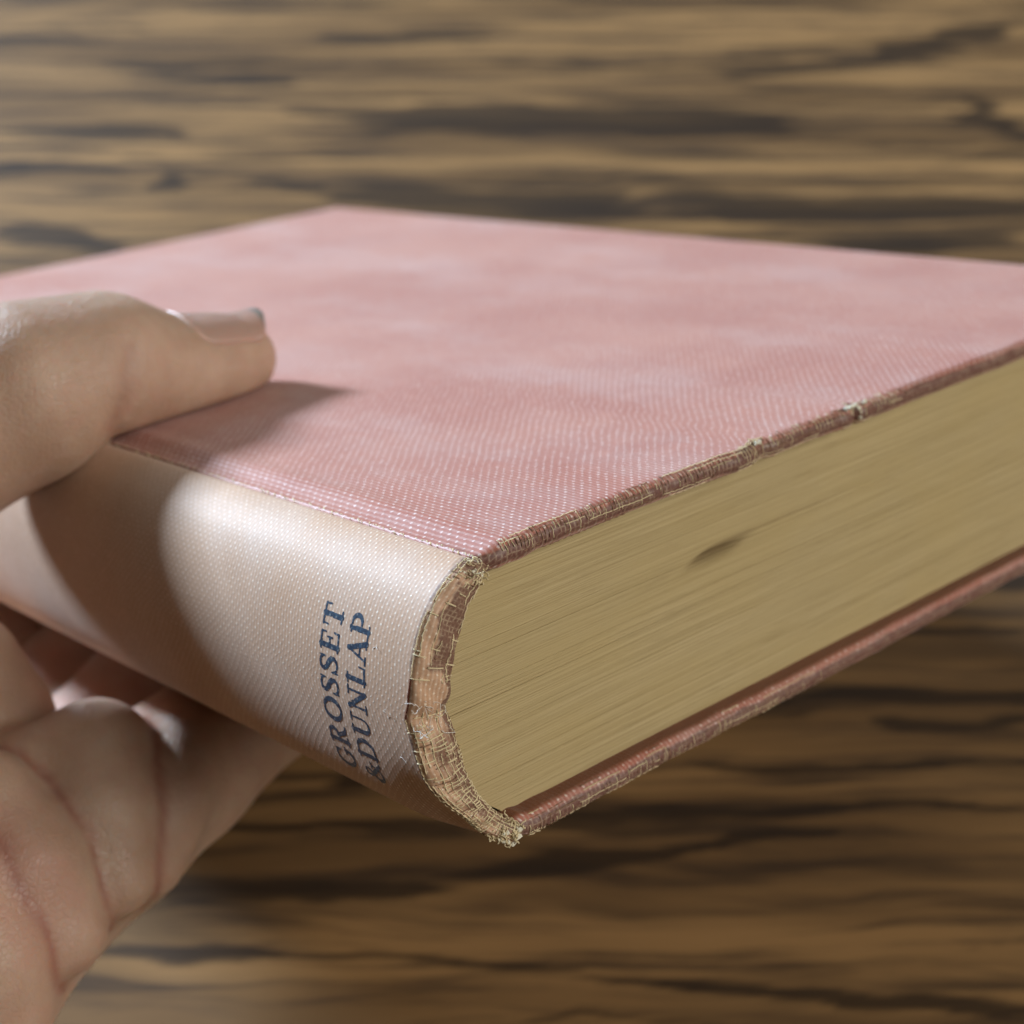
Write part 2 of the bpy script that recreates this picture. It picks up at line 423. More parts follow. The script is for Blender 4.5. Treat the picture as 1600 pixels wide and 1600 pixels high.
# spine: outer and inner curve (x, z) seen from the tail of the book
OUT = catmull([(0.3, -1.25), (-1.0, -.95), (-3.1, -1.75), (-5.3, -3.5), (-7.2, -6.4), (-8.5, -10.4), (-8.9, -15.0), (-8.4, -19.8), (-7.1, -23.6), (-4.3, -26.9), (0.1, -29.6)], 14)
INN = catmull([(1.6, -2.6), (.7, -2.9), (-.4, -3.9), (-1.9, -5.8), (-3.3, -8.6), (-4.3, -11.6), (-4.5, -15.0), (-3.9, -19.4), (-2.9, -22.6), (-1.0, -25.4), (1.4, -27.6)], 14)
ARC = np.r_[0, np.cumsum(np.linalg.norm(np.diff(OUT, axis=0), axis=1))]
PINCH = 1.5 * np.exp(-((ARC - 29.5) / 5.0) ** 2)                # the lower corner of the tail is knocked in
DIRN = (INN - OUT) / np.linalg.norm(INN - OUT, axis=1)[:, None]
OUT_TAIL = OUT + DIRN * PINCH[:, None]
def spine_pt(s, y, lift=0.0):
    x = np.interp(s, ARC, OUT[:, 0]); z = np.interp(s, ARC, OUT[:, 1])
    ds = .25
    tx = np.interp(s + ds, ARC, OUT[:, 0]) - np.interp(s - ds, ARC, OUT[:, 0])
    tz = np.interp(s + ds, ARC, OUT[:, 1]) - np.interp(s - ds, ARC, OUT[:, 1])
    l = np.sqrt(tx * tx + tz * tz); nx, nz = tz / l, -tx / l      # outward
    return np.stack([x + nx * lift, np.broadcast_to(y, np.shape(x)) + 0 * x, z + nz * lift], -1)
def rim_y(s):                                        # the worn, uneven tail of the spine
    return -.15 + .35 * (fbm(s * .22, 1.0, 9) - .5) + .7 * np.exp(-((s - 17.4) / 1.5) ** 2) - .45 * np.exp(-((s - 36) / 1.6) ** 2) + .3 * np.exp(-((s - .6) / 1.0) ** 2)

def build_spine():
    verts, uvs, wear, inner = [], [], [], []
    nS = len(OUT); ncap = 14; R = 1.15
    for i in range(nS):
        O, I = OUT[i], INN[i]; s = ARC[i]
        y0 = float(rim_y(s)); y1 = H + .2 * math.sin(s)
        loop = []
        nside = 70
        for t in np.linspace(0, 1, nside):
            yy = y0 + R + (y1 - y0 - 2 * R) * t ** 1.8
            # a soft sag of the hollow back between head and tail
            sag = .25 * math.sin(math.pi * min(1, yy / H)) * math.sin(math.pi * s / ARC[-1])
            dirn = (I - O) / np.linalg.norm(I - O)
            sag -= PINCH[i] * math.exp(-(max(0, yy - y0 - R) / 3.2) ** 2)
            loop.append((O[0] - dirn[0] * sag, yy, O[1] - dirn[1] * sag, 0, 1))
        for q in np.linspace(0, math.pi, ncap + 1)[1:]:
            m = (1 - math.cos(q)) / 2; p = O * (1 - m) + I * m
            loop.append((p[0], y1 - R + R * math.sin(q), p[1], 0, 0))
        for t in np.linspace(0, 1, 12)[1:]:
            loop.append((I[0], y1 - R - (y1 - y0 - 2 * R) * t, I[1], 1, 0))
        for q in np.linspace(0, math.pi, ncap + 1)[1:-1]:
            m = (1 + math.cos(q)) / 2; p = OUT_TAIL[i] * (1 - m) + I * m
            loop.append((p[0], y0 + R - R * math.sin(q) ** .6 * (1 + .12 * math.sin(s * 1.7 + q * 3)), p[1], 0, -(math.pi - q) - .001))
        arr = np.array(loop); L = len(arr)
        d = np.linalg.norm(np.diff(np.vstack([arr[:, :3], arr[:1, :3]]), axis=0), axis=1)
        a_ = np.r_[0, np.cumsum(d)[:-1]]; per = d.sum(); a_ = np.where(a_ > per - 8, a_ - per, a_)
        for k in range(L):
            verts.append(arr[k, :3]); uvs.append((a_[k], s))
            e = min(a_[k], H - 2 * R - a_[k]) if arr[k, 4] > 0 else -1.5
            w = 1 - sstep(-1.0, .9, e - .1)
            if arr[k, 4] < 0:
                q_ = -arr[k, 4]; nz_ = fbm(s * .55, q_ * 1.3, 91) - .5
                w = .30 + .8 * sstep(1.9, 2.5, q_ + nz_) + .55 * sstep(.9, 1.3, q_ + nz_) * sstep(3.0, 4.2, s) * (1 - sstep(11.5, 12.8, s)) + .25 * sstep(.8, 1.6, q_) * sstep(18, 20, s)
                w = min(1, w)
            w = max(w, .55 * (1 - sstep(.0, .9, s)), .5 * (1 - sstep(0, .8, ARC[-1] - s)))
            w = max(w, .75 * (1 - sstep(.3, 4.2, math.hypot(arr[k, 1], s * .7))))
            # a pale patch of dried glue in the middle of the lower rim
            w = w * (1 - .95 * math.exp(-((s - 15.2) / 1.5) ** 2) * (1 if a_[k] > -3.6 else 0))
            wear.append(w); inner.append(arr[k, 3] * .8)
    faces = []
    for i in range(nS - 1):
        for j in range(L):
            k = (j + 1) % L
            faces.append((i * L + j, i * L + k, (i + 1) * L + k, (i + 1) * L + j))
    faces.append(tuple(range(L))[::-1]); faces.append(tuple((nS - 1) * L + j for j in range(L)))
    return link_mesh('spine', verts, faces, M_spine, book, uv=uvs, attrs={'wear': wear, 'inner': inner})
spine = build_spine()

# text block: some 230 leaves, each a thin strip of the block with its own reach
def build_pages():
    zt, zb = -2.32, -27.7; nl = 230
    xs = np.r_[np.linspace(-5.2, 40, 80), np.linspace(40, W - 3.2, 50)[1:]]
    verts, uvs, stain, faces = [], [], [], []
    zz = np.linspace(zt, zb, nl + 1)
    off = .16 * (fbm(np.arange(nl) * .11, 0, 21) - .5) + .055 * (rng.random(nl) - .5)
    off += np.where(rng.random(nl) < .05, .10, 0)
    def zline(x, z):
        m = math.sin((z - zt) / (zb - zt) * math.pi)
        return z + .28 * m * (fbm(x * .035, z * .1, 31) - .5) * 2
    def spine_in(z):                                 # rounded back of the block
        zi = INN[:, 1][::-1]; xi = INN[:, 0][::-1]
        return np.interp(z, zi, xi) + .35
    nx = len(xs)
    for l in range(nl):
        zm = (zz[l] + zz[l + 1]) / 2; xs_l = spine_in(zm)
        X = np.maximum(xs, xs_l); X = np.where(xs > W - 10, xs - 1.6 * math.sin((zm - zt) / (zb - zt) * math.pi) * sstep(W - 10, W - 3, xs), X)
        g = .25 * (fbm(X * .05, l * .035, 41) - .5) + .06 * (fbm(X * .5, l * .4, 42) - .5)
        # a torn, bruised spot on a few leaves near the middle
        bru = np.exp(-(((X - 33.0) - (zm + 11.2) * 2.6) / 3.8) ** 4) * np.exp(-((zm + 11.0 + (X - 33) * .02) / .70) ** 2)
        bru2 = .5 * np.exp(-((X - 44) / 9) ** 2) * np.exp(-((zm + 10.35) / .16) ** 2)
        yt = 2.75 + off[l] + g + .75 * bru + .25 * bru2
        for z in (zz[l], zz[l + 1]):
            verts += np.stack([X, yt, zline(X, z)], 1).tolist(); uvs += [(q_, z) for q_ in X]
            stain += np.minimum(1, .75 * bru + .5 * bru2).tolist()
        b = l * 2 * nx
        for i in range(nx - 1):
            faces.append((b + i, b + nx + i, b + nx + i + 1, b + i + 1))
            if l < nl - 1: faces.append((b + nx + i, b + 2 * nx + i, b + 2 * nx + i + 1, b + nx + i + 1))
    # head, fore edge, back and outer faces
    def quad(pts):
        b = len(verts)
        for p in pts: verts.append(p); uvs.append((p[0] + p[1], p[2])); stain.append(0)
        faces.append(tuple(range(b, b + len(pts))))
    y0, y1 = 3.3, H - 2.8; nq = 24; q = np.linspace(zt, zb, nq)
    fo = [W - 3.2 - 1.6 * math.sin((z - zt) / (zb - zt) * math.pi) for z in q]; si = [float(spine_in(z)) for z in q]
    for i in range(nq - 1):
        quad([(fo[i], y0 - .6, q[i]), (fo[i + 1], y0 - .6, q[i + 1]), (fo[i + 1], y1, q[i + 1]), (fo[i], y1, q[i])])
        quad([(si[i], y0 - .6, q[i]), (si[i], y1, q[i]), (si[i + 1], y1, q[i + 1]), (si[i + 1], y0 - .6, q[i + 1])])
        quad([(si[i], y1, q[i]), (fo[i], y1, q[i]), (fo[i + 1], y1, q[i + 1]), (si[i + 1], y1, q[i + 1])])
    quad([(si[0], y0 - .6, zt), (fo[0], y0 - .6, zt), (fo[0], y1, zt), (si[0], y1, zt)])
    quad([(si[-1], y0 - .6, zb), (si[-1], y1, zb), (fo[-1], y1, zb), (fo[-1], y0 - .6, zb)])
    return link_mesh('text_block', verts, faces, M_page, book, uv=uvs, attrs={'stain': stain}, smooth=False)
build_pages()

# ------------------------------------------------------------------ stamped lettering on the spine
TK, TN = .20, .075
def arc(cx, cy, rx, ry, a0, a1, w0, w1, m=18):
    return [(cx + rx * math.cos(t), cy + ry * math.sin(t), w0 + (w1 - w0) * abs(math.cos(t))) for t in np.linspace(math.radians(a0), math.radians(a1), m)]
def serif(x, y, l=.19): return [(x - l, y, .065), (x + l, y, .065)]
S_SH = [[(.62, .72, .05), (.60, .84, .07), (.50, .93, .09), (.36, .965, .10), (.20, .92, .12), (.12, .80, .15), (.15, .68, .18), (.30, .57, .21), (.46, .47, .21), (.58, .35, .19), (.60, .21, .15), (.50, .08, .11), (.34, .035, .09), (.18, .07, .08), (.09, .18, .07), (.06, .30, .05)], [(.63, .97, .05), (.61, .70, .06)], [(.06, .03, .05), (.06, .31, .06)]]
GLYPH = {
 'G': (.92, [arc(.46, .5, .38, .455, 48, 312, TN, .21, 40), [(.76, .13, .10), (.76, .38, .19)], serif(.76, .40, .16), [(.71, .84, .06), (.76, .68, .06)], [(.75, .96, .05), (.75, .68, .06)]]),
 'R': (.90, [[(.20, .03, TK), (.20, .97, TK)], serif(.20, .03), serif(.14, .97, .14), [(.20, .955, .07), (.42, .955, .07)], arc(.42, .735, .24, .22, 90, -90, .075, .19), [(.20, .515, .07), (.44, .515, .07)], [(.42, .50, .17), (.62, .12, .19), (.72, .045, .10), (.88, .04, .06)]]),
 'O': (.98, [arc(.49, .5, .40, .455, 0, 360, TN, .21, 44)]),
 'S': (.70, S_SH),
 'E': (.80, [[(.20, .03, TK), (.20, .97, TK)], [(.04, .955, .07), (.68, .955, .075)], [(.04, .045, .07), (.70, .045, .075)], [(.20, .5, .07), (.52, .5, .07)], [(.68, .97, .06), (.68, .74, .06)], [(.71, .03, .06), (.73, .29, .06)], [(.52, .62, .06), (.52, .38, .06)]]),
 'T': (.84, [[(.42, .03, TK), (.42, .95, TK)], serif(.42, .03, .22), [(.04, .955, .08), (.80, .955, .08)], [(.06, .97, .06), (.04, .70, .06)], [(.78, .97, .06), (.80, .70, .06)]]),
 'D': (.98, [[(.20, .03, TK), (.20, .97, TK)], [(.04, .955, .07), (.46, .955, .07)], [(.04, .045, .07), (.46, .045, .07)], arc(.46, .5, .40, .455, 90, -90, .075, .21, 26)]),
 'U': (.94, [[(.20, .97, TK), (.20, .32, TK), (.23, .17, .18), (.32, .07, .13), (.46, .04, .09), (.62, .08, .08), (.72, .20, .075), (.75, .36, .07), (.75, .97, .07)], serif(.20, .965), serif(.75, .965, .17)]),
 'N': (1.0, [[(.18, .03, .075), (.18, .97, .075)], [(.14, .95, .20), (.80, .06, .20)], [(.82, .03, .075), (.82, .97, .075)], serif(.18, .03, .16), serif(.12, .965, .12), serif(.82, .965, .16)]),
 'L': (.78, [[(.20, .03, TK), (.20, .97, TK)], serif(.20, .965), [(.04, .045, .07), (.70, .045, .075)], [(.71, .03, .06), (.74, .33, .06)]]),
 'A': (.94, [[(.13, .03, .075), (.46, .97, .08)], [(.46, .95, .20), (.80, .03, .20)], [(.25, .36, .07), (.66, .36, .07)], serif(.13, .03, .15), serif(.80, .03, .18)]),
 'P': (.80, [[(.20, .03, TK), (.20, .97, TK)], serif(.20, .03, .21), [(.04, .955, .07), (.42, .955, .07)], arc(.42, .70, .28, .255, 90, -90, .075, .20), [(.20, .445, .07), (.42, .445, .07)]]),
 '&': (.98, [[(.92, .05, .10), (.72, .22, .19), (.50, .44, .20), (.30, .64, .16), (.23, .78, .12), (.28, .91, .09), (.42, .965, .08), (.55, .91, .09), (.58, .79, .10), (.50, .67, .09), (.34, .56, .09), (.18, .44, .13), (.10, .29, .18), (.15, .13, .17), (.28, .045, .11), (.46, .045, .08), (.64, .16, .07), (.76, .36, .07), (.81, .52, .07)], [(.66, .54, .06), (.95, .54, .06)], [(.82, .04, .07), (1.0, .04, .06)]]),
}
def seg_field(X, Y, strokes):
    f = np.full(X.shape, 9.0)
    for stv in strokes:
        for (x0, y0, w0), (x1, y1, w1) in zip(stv[:-1], stv[1:]):
            dx, dy = x1 - x0, y1 - y0; l2 = dx * dx + dy * dy + 1e-12
            t = np.clip(((X - x0) * dx + (Y - y0) * dy) / l2, 0, 1)
            f = np.minimum(f, np.hypot(X - x0 - t * dx, Y - y0 - t * dy) - (w0 + (w1 - w0) * t) * .455)
    return f
def lettering(word, s_start, s_end, y_base, cap, gap=.06):
    adv = [GLYPH[c][0] + gap for c in word]; tot = sum(adv) - gap
    kx = (s_start - s_end) / tot                       # the words read from the lower joint to the upper one
    x = 0
    for c, ad in zip(word, adv):
        w, strokes = GLYPH[c]
        cell = .030
        nxg, nyg = int((w + .2) * kx / cell), int(1.2 * cap / cell)
        gx = np.linspace(-.1, w + .1, nxg + 1); gy = np.linspace(-.1, 1.1, nyg + 1)
        X, Y = np.meshgrid(gx, gy, indexing='ij')
        f = seg_field(X, Y, strokes)
        wearn = fbm((X + x) * 9, Y * 9 + y_base, 51)
        f = f - .012 + np.where(wearn > .70, .10 * (wearn - .70) / .3, 0) + .02 * (fbm((X + x) * 22, Y * 22, 53) - .5)
        cx = f[:-1, :-1] + f[1:, :-1] + f[:-1, 1:] + f[1:, 1:] < 0
        S = s_start - (x + X) * kx; Yb = y_base + Y * cap
        P = spine_pt(S.ravel(), 0.0, .022)
        yy = Yb.ravel(); P[:, 1] = yy
        sag = .25 * np.sin(math.pi * np.clip(yy / H, 0, 1)) * np.sin(math.pi * S.ravel() / ARC[-1])
        sag -= np.interp(S.ravel(), ARC, PINCH) * np.exp(-(np.maximum(0, yy - rim_y(S.ravel()) - 1.15) / 3.2) ** 2)
        d = spine_pt(S.ravel(), 0.0, 1.0) - spine_pt(S.ravel(), 0.0, 0.0)
        P += d * sag[:, None]
        idx = np.arange(X.size).reshape(X.shape)
        ii, jj = np.nonzero(cx)
        F = np.stack([idx[ii, jj], idx[ii, jj + 1], idx[ii + 1, jj + 1], idx[ii + 1, jj]], 1)
        used, inv = np.unique(F, return_inverse=True)
        link_mesh('letter', P[used], inv.reshape(F.shape), M_ink, spine, uv=np.stack([yy, S.ravel()], 1)[used])
        x += ad
lettering('GROSSET', 26.0, 9.4, 11.5, 2.85, .13)
lettering('&DUNLAP', 26.3, 9.4, 7.35, 2.75, .11)

# ------------------------------------------------------------------ threads and frays
class Tubes:
    def __init__(self): self.v, self.f = [], []
    def add(self, P, r, sides=5):
        P = np.asarray(P, float); m = len(P)
        tg = np.gradient(P, axis=0); tg /= np.linalg.norm(tg, axis=1)[:, None] + 1e-9
        ref = np.array([.31, .52, .79])
        e1 = np.cross(tg, ref); e1 /= np.linalg.norm(e1, axis=1)[:, None] + 1e-9
        e2 = np.cross(tg, e1)
        r = np.broadcast_to(r, (m,))
        b = len(self.v)
        for i in range(m):
            for k in range(sides):
                q = 2 * math.pi * k / sides
                self.v.append(P[i] + r[i] * (math.cos(q) * e1[i] + math.sin(q) * e2[i]))
        for i in range(m - 1):
            for k in range(sides):
                l = (k + 1) % sides
                self.f.append((b + i * sides + k, b + i * sides + l, b + (i + 1) * sides + l, b + (i + 1) * sides + k))
        self.f.append(tuple(b + k for k in range(sides))[::-1]); self.f.append(tuple(b + (m - 1) * sides + k for k in range(sides)))
    def build(self, name, mat, parent):
        o = link_mesh(name, self.v, self.f, mat, parent); o['kind'] = 'stuff'; return o

def rim_pt(s, q, lift):
    """point on the rounded tail of the spine; q runs 0 (outer face) to pi (inner face)"""
    O = np.array([np.interp(s, ARC, OUT_TAIL[:, 0]), np.interp(s, ARC, OUT_TAIL[:, 1])]); I = np.array([np.interp(s, ARC, INN[:, 0]), np.interp(s, ARC, INN[:, 1])])
    m = (1 - math.cos(q)) / 2; c = (O + I) / 2; p = O * (1 - m) + I * m
    hw = np.linalg.norm(I - O) / 2; R = 1.15
    dirn = (p - c) / hw
    return np.array([p[0] + dirn[0] * lift, float(rim_y(s)) + R - (R * math.sin(q) ** .6 + lift * math.sin(q)) * (1 + .12 * math.sin(s * 1.7 + (math.pi - q) * 3)), p[1] + dirn[1] * lift])
def spine_threads():
    pale, dark = Tubes(), Tubes()
    qs = np.linspace(.10, 2.75, 9)
    for k, q in enumerate(qs):
        s, run = .8, []
        ph = k * math.pi
        lim = (.36, .30, .40, .50, .48, .40, .36, .40, .6)[k]
        while s < ARC[-1] - .4:
            g = vnoise(s * .30, k * 3.1, 71)
            if 4 < s < 13 and 1 < k < 6: g -= .12
            if 20 < s: g += .16
            if g > lim and not (13.6 < s < 16.6):
                run.append(rim_pt(s, q + .16 * (vnoise(s * .35, k, 72) - .5), .025 + .04 * math.sin(s * math.pi / .43 + ph)))
            else:
                if len(run) > 5: (pale if random.random() < .85 else dark).add(run, .045 + .02 * random.random())
                run = []
            s += .11
        if len(run) > 5: pale.add(run, .05)
    s, i = .8, 0
    while s < ARC[-1] - .5:
        if not (13.4 < s < 16.8):
            for k in range(len(qs) - 1):
                pr = .10 if 4 < s < 13 else (.34 if s > 20 else .25)
                if random.random() < pr:
                    q0, q1 = qs[k] - .10, qs[k + (2 if random.random() < .3 and k < len(qs) - 2 else 1)] + .10
                    w = random.random() * 5
                    P = [rim_pt(s + .10 * (vnoise(q * 2, s, 73) - .5), max(.02, min(3.0, q)), .03 + .04 * math.cos((q - q0) / (q1 - q0) * 6.28 + w)) for q in np.linspace(q0, q1, 9)]
                    (pale if random.random() < .85 else dark).add(P, .05 + .03 * random.random())
        s += .43; i += 1
    red = Tubes()                                     # split in the cloth beside the glue patch
    red.add([rim_pt(s, .04 + .10 * (vnoise(s, 3, 74) - .5), .01) for s in np.linspace(12.9, 17.6, 40)], .07 + .05 * vnoise(np.linspace(0, 9, 40), 1, 75))
    pale.build('worn_thread', M_thread, spine); dark.build('worn_thread', M_brown_thread, spine)
    o = red.build('torn_crack', M_crack, spine)
spine_threads()

def edge_threads(cov, top, x_end):
    pale, dark = Tubes(), Tubes()
    def ept(x, q, lift):
        zo = 0 if top else -T; th = 2.35; sg = 1 if top else -1
        zc = zo - sg * th / 2 - sg * .02; y0 = float(tail_edge(x + (0 if top else 200))) + .9 * math.exp(-(x / 1.4) ** 2)
        if top:
            y0 += knocks(x)
        r = 1.25
        return np.array([x, y0 + r - (r + lift) * math.sin(q), zc + sg * (th / 2 + lift) * math.cos(q)])
    for k, q in enumerate(np.linspace(.35, 2.7, 7)):
        x, run = 2.6, []
        ph = random.random() * 6
        while x < x_end:
            if vnoise(x * .35, k * 2.7 + (0 if top else 40), 81) > .52:
                run.append(ept(x, q + .08 * (vnoise(x * .8, k, 82) - .5), .02 + .04 * math.sin(x * 7.4 + ph)))
            else:
                if len(run) > 3: (pale if random.random() < .55 else dark).add(run, .04 + .02 * random.random(), 4)
                run = []
            x += .16
    x = 2.6
    while x < x_end:
        q0 = .1 + .8 * random.random(); q1 = q0 + .3 + 1.3 * random.random()
        P = [ept(x + .12 * (vnoise(q * 2, x, 83) - .5), q, .015 + .04 * math.cos(q * 8 + x * 7)) for q in np.linspace(q0, min(q1, 2.9), 10)]
        (pale if random.random() < .6 else dark).add(P, .04 + .02 * random.random(), 4)
        x += .43 * (1 + .4 * (x > 40))
    pale.build('worn_thread', M_thread, cov); dark.build('worn_thread', M_brown_thread, cov)
edge_threads(front, True, 62)
edge_threads(back, False, 46)

def squiggle(p, d, length, curl, m=14):
    p = np.array(p, float); d = np.array(d, float); d /= np.linalg.norm(d); P = [p.copy()]
    w = rng.normal(size=3) * curl
    for i in range(m):
        d = d + w / m + rng.normal(size=3) * curl * .22; d /= np.linalg.norm(d); p = p + d * length / m; P.append(p.copy())
    return np.array(P)
def frays():
    pale, lint = Tubes(), Tubes()
    for i in range(26):                               # knot at the upper corner of the spine
        p = rim_pt(.5 + 2.4 * random.random(), .3 + 2.6 * random.random(), .03)
        pale.add(squiggle(p, (rng.normal() * .6 + .35, -.5 + rng.normal() * .4, rng.normal() * .7), .5 + 1.0 * random.random(), 2.4), .05 + .03 * random.random())
    for i in range(60):                               # torn lower corner
        p = rim_pt(ARC[-1] - 3.4 * random.random(), .2 + 2.4 * random.random(), .03)
        pale.add(squiggle(p, (rng.normal() * .5 + .25, -.45 + rng.normal() * .4, -.5 + rng.normal() * .5), .4 + .9 * random.random(), 2.2), .05 + .035 * random.random())
    for x in (35.6, 36.4, 37.2, 37.6, 52.6, 53.0, 53.5, 53.8, 54.1):
        for _ in range(4):
            pale.add(squiggle((x + .4 * rng.normal(), .5 + .4 * rng.random(), -.05 - 1.2 * rng.random() * (x > 50)), (rng.normal(), -.7, rng.normal() * .6), .35 + .6 * random.random(), 2.2), .055)
    for i in range(15):                               # fluff caught on the middle of the rim
        p = rim_pt(17.6 + 1.3 * rng.normal(), .4 + 1.8 * random.random(), .05)
        lint.add(squiggle(p, (rng.normal() + .3, -.5 + .5 * rng.normal(), .3 + rng.normal()), 1.2 + 2.4 * random.random(), 1.9, 18), .018 + .014 * random.random(), 4)
    for s, y in ((17.8, 4.2), (21.5, 3.2), (12.0, 6.5)):
        lint.add(squiggle(spine_pt(np.array([s]), y, .08)[0], (-.1, -.5, .8), 1.1, 1.5, 12), .022, 4)
    pale.build('frayed_thread', M_thread, spine); lint.build('lint', M_lint, spine)
frays()
def joint_threads():
    t = Tubes(); y = 1.2
    while y < 92:
        if random.random() < .72:
            c = rng.normal() * .10
            P = [(.18 + c + .22 * q + .05 * rng.normal(), y + .42 * q, -1.02 + .10 * math.cos(q * 3) + .04 * rng.normal()) for q in np.linspace(-.6, .6, 6)]
            t.add(P, .05 + .035 * random.random(), 4)
        y += .36 + .3 * random.random()
    t.build('joint_thread', M_thread, spine)
joint_threads()

def flake(name, c, size, parent, seed, mat=M_pulp):
    """small torn crumb of board, an uneven closed lump"""
    r = np.random.default_rng(seed); V_, F_ = [], []
    nu, nv = 9, 6
    for j in range(nv + 1):
        for i in range(nu):
            th, ph = math.pi * j / nv, 2 * math.pi * i / nu
            k = 1 + .35 * r.normal() * math.sin(th)
            V_.append((c[0] + size[0] * k * math.sin(th) * math.cos(ph), c[1] + size[1] * k * math.sin(th) * math.sin(ph), c[2] + size[2] * math.cos(th) * (1 + .2 * r.normal())))
    for j in range(nv):
        for i in range(nu):
            k = (i + 1) % nu; F_.append((j * nu + i, (j + 1) * nu + i, (j + 1) * nu + k, j * nu + k))
    return link_mesh(name, V_, F_, mat, parent, smooth=False)
for i in range(16):
    p = rim_pt(ARC[-1] - 3.0 * random.random(), .3 + 2.0 * random.random(), .02)
    flake('torn_crumb', p + np.array([.15, -.1, -.12]), (.12 + .2 * random.random(), .08 + .12 * random.random(), .08 + .16 * random.random()), spine, 100 + i)
for i in range(4):
    p = rim_pt(1.0 + 1.0 * random.random(), 1.2 + 1.4 * random.random(), .02)
    flake('torn_crumb', p, (.14, .12, .14), spine, 140 + i)
for i, (x, z) in enumerate(((53.5, -.1), (53.8, -.5), (54.0, -1.0), (53.9, -1.6), (52.5, .02), (52.0, .0), (51.3, .02), (54.6, .02), (36.9, .0), (37.6, -.1))):
    flake('torn_crumb', (x, float(tail_edge(x)) + knocks(x) * .4 + .1, z), (.26, .2, .22), front, 160 + i)

# ------------------------------------------------------------------ the hand (book frame, mm)
def seg_sdf(P, p0, p1, r0, r1):
    p0, p1 = np.array(p0, float), np.array(p1, float); d = p1 - p0
    t = np.clip(((P - p0) @ d) / (d @ d), 0, 1)
    return np.linalg.norm(P - p0 - t[..., None] * d, axis=-1) - (r0 + (r1 - r0) * t)
CHAINS = {
 'thumb': [((21.4, 70.4, 4.0), 4.0), ((18.0, 70.2, 4.2), 4.8), ((13.0, 70, 4.6), 5.5), ((7.6, 70, 5.8), 6.7), ((2.5, 70.2, 7.2), 8.3), ((-4, 72.5, 6.8), 8.6)],
 'thumb_pad': [((20.6, 73.6, 3.8), 3.8), ((13.0, 75.0, 4.2), 4.9), ((4, 75.0, 6.6), 7.0), ((-6, 75.5, 6.6), 8.6)],
 'thumb_base': [((-.8, 70.4, 7.3), 9.0), ((-6.5, 71.6, 6.2), 10.2), ((-14.7, 75, 4.2), 10.8), ((-28, 77, -1), 12.5), ((-50, 74, -22), 17)],
 'index': [((50, 84, -37), 6.3), ((34, 79, -38.4), 7.2), ((14.5, 66.5, -39.0), 8.4), ((-1.2, 61.5, -41.3), 9.0), ((-13.4, 59.4, -43.4), 10.3), ((-25.4, 59.5, -45.5), 12.5), ((-37, 57, -50), 14), ((-50, 56, -55), 17)],
 'middle': [((54, 103, -37.3), 6.5), ((35, 99, -38.8), 7.6), ((11, 91, -44), 8.8), ((-18, 80, -53), 11), ((-45, 70, -54), 14)],
 'ring': [((50, 120, -37), 6.2), ((32, 116, -38.6), 7.2), ((9, 108, -45), 8.4), ((-20, 94, -54), 10.5), ((-48, 78, -54), 13)],
 'little': [((38, 136, -36.5), 5.3), ((24, 132, -38), 6.2), ((5, 122, -43.5), 7.2), ((-21, 107, -52), 9.5), ((-50, 88, -53), 13)],
 'web': [((-17.5, 72.5, -31), 6.5), ((-21, 74.5, -25), 7.5), ((-30, 79, -15), 9.8), ((-44, 80, -9), 12)],
 'hollow': [((-25, 80, -40), 8), ((-14, 77, -51), 9.5)],  # palm flesh added to keep the gap beside the spine dark
 'palm': [((-28, 66, -42), 12), ((-40, 86, -46), 15), ((-62, 74, -52), 19), ((-92, 66, -66), 21), ((-135, 60, -86), 25)],
 'thenar': [((-38, 58, -44), 13), ((-56, 66, -36), 17), ((-80, 66, -58), 19)],
}
FOLDS = [
 [((-19.5, 61.0, -34.4), 5.8), ((-12.6, 58.4, -33.6), 6.0), ((-15.6, 53.4, -38.0), 6.0), ((-17.2, 49.2, -44.2), 4.4)],
 [((-2.1, 56.5, -36.0), 4.6), ((-8.0, 53.0, -40.5), 4.6), ((-12, 50.6, -45.5), 3.6)],
 [((-27.6, 57.0, -33.6), 6.6), ((-26.2, 50.6, -39.2), 6.2), ((-25.2, 47.2, -46.2), 5.0)],
 [((-34.8, 52.4, -38.8), 8.2), ((-33.6, 48.6, -45.2), 7.2), ((-34.0, 47.6, -52.0), 6.2)],
]
CREASE = [(2.2, 62.6, 10.6), (1.0, 61.8, 8.2), (0.2, 62.0, 5.8), (-1.2, 63.6, 3.0), (-2.6, 66.4, 0.4)]
def smin(x, y, k):
    h = np.clip(.5 + .5 * (y - x) / k, 0, 1)
    return y * (1 - h) + x * h - k * h * (1 - h)
def book_sdf(P):
    xo = np.interp(P[..., 2], OUT[::-1, 1], OUT[::-1, 0])
    dz = np.maximum(P[..., 2] - .02, -30.05 - P[..., 2])
    dx = np.where((P[..., 2] < -.6) & (P[..., 2] > -29.8), xo - P[..., 0], -P[..., 0] * 1.0)
    return np.maximum(dz, dx)
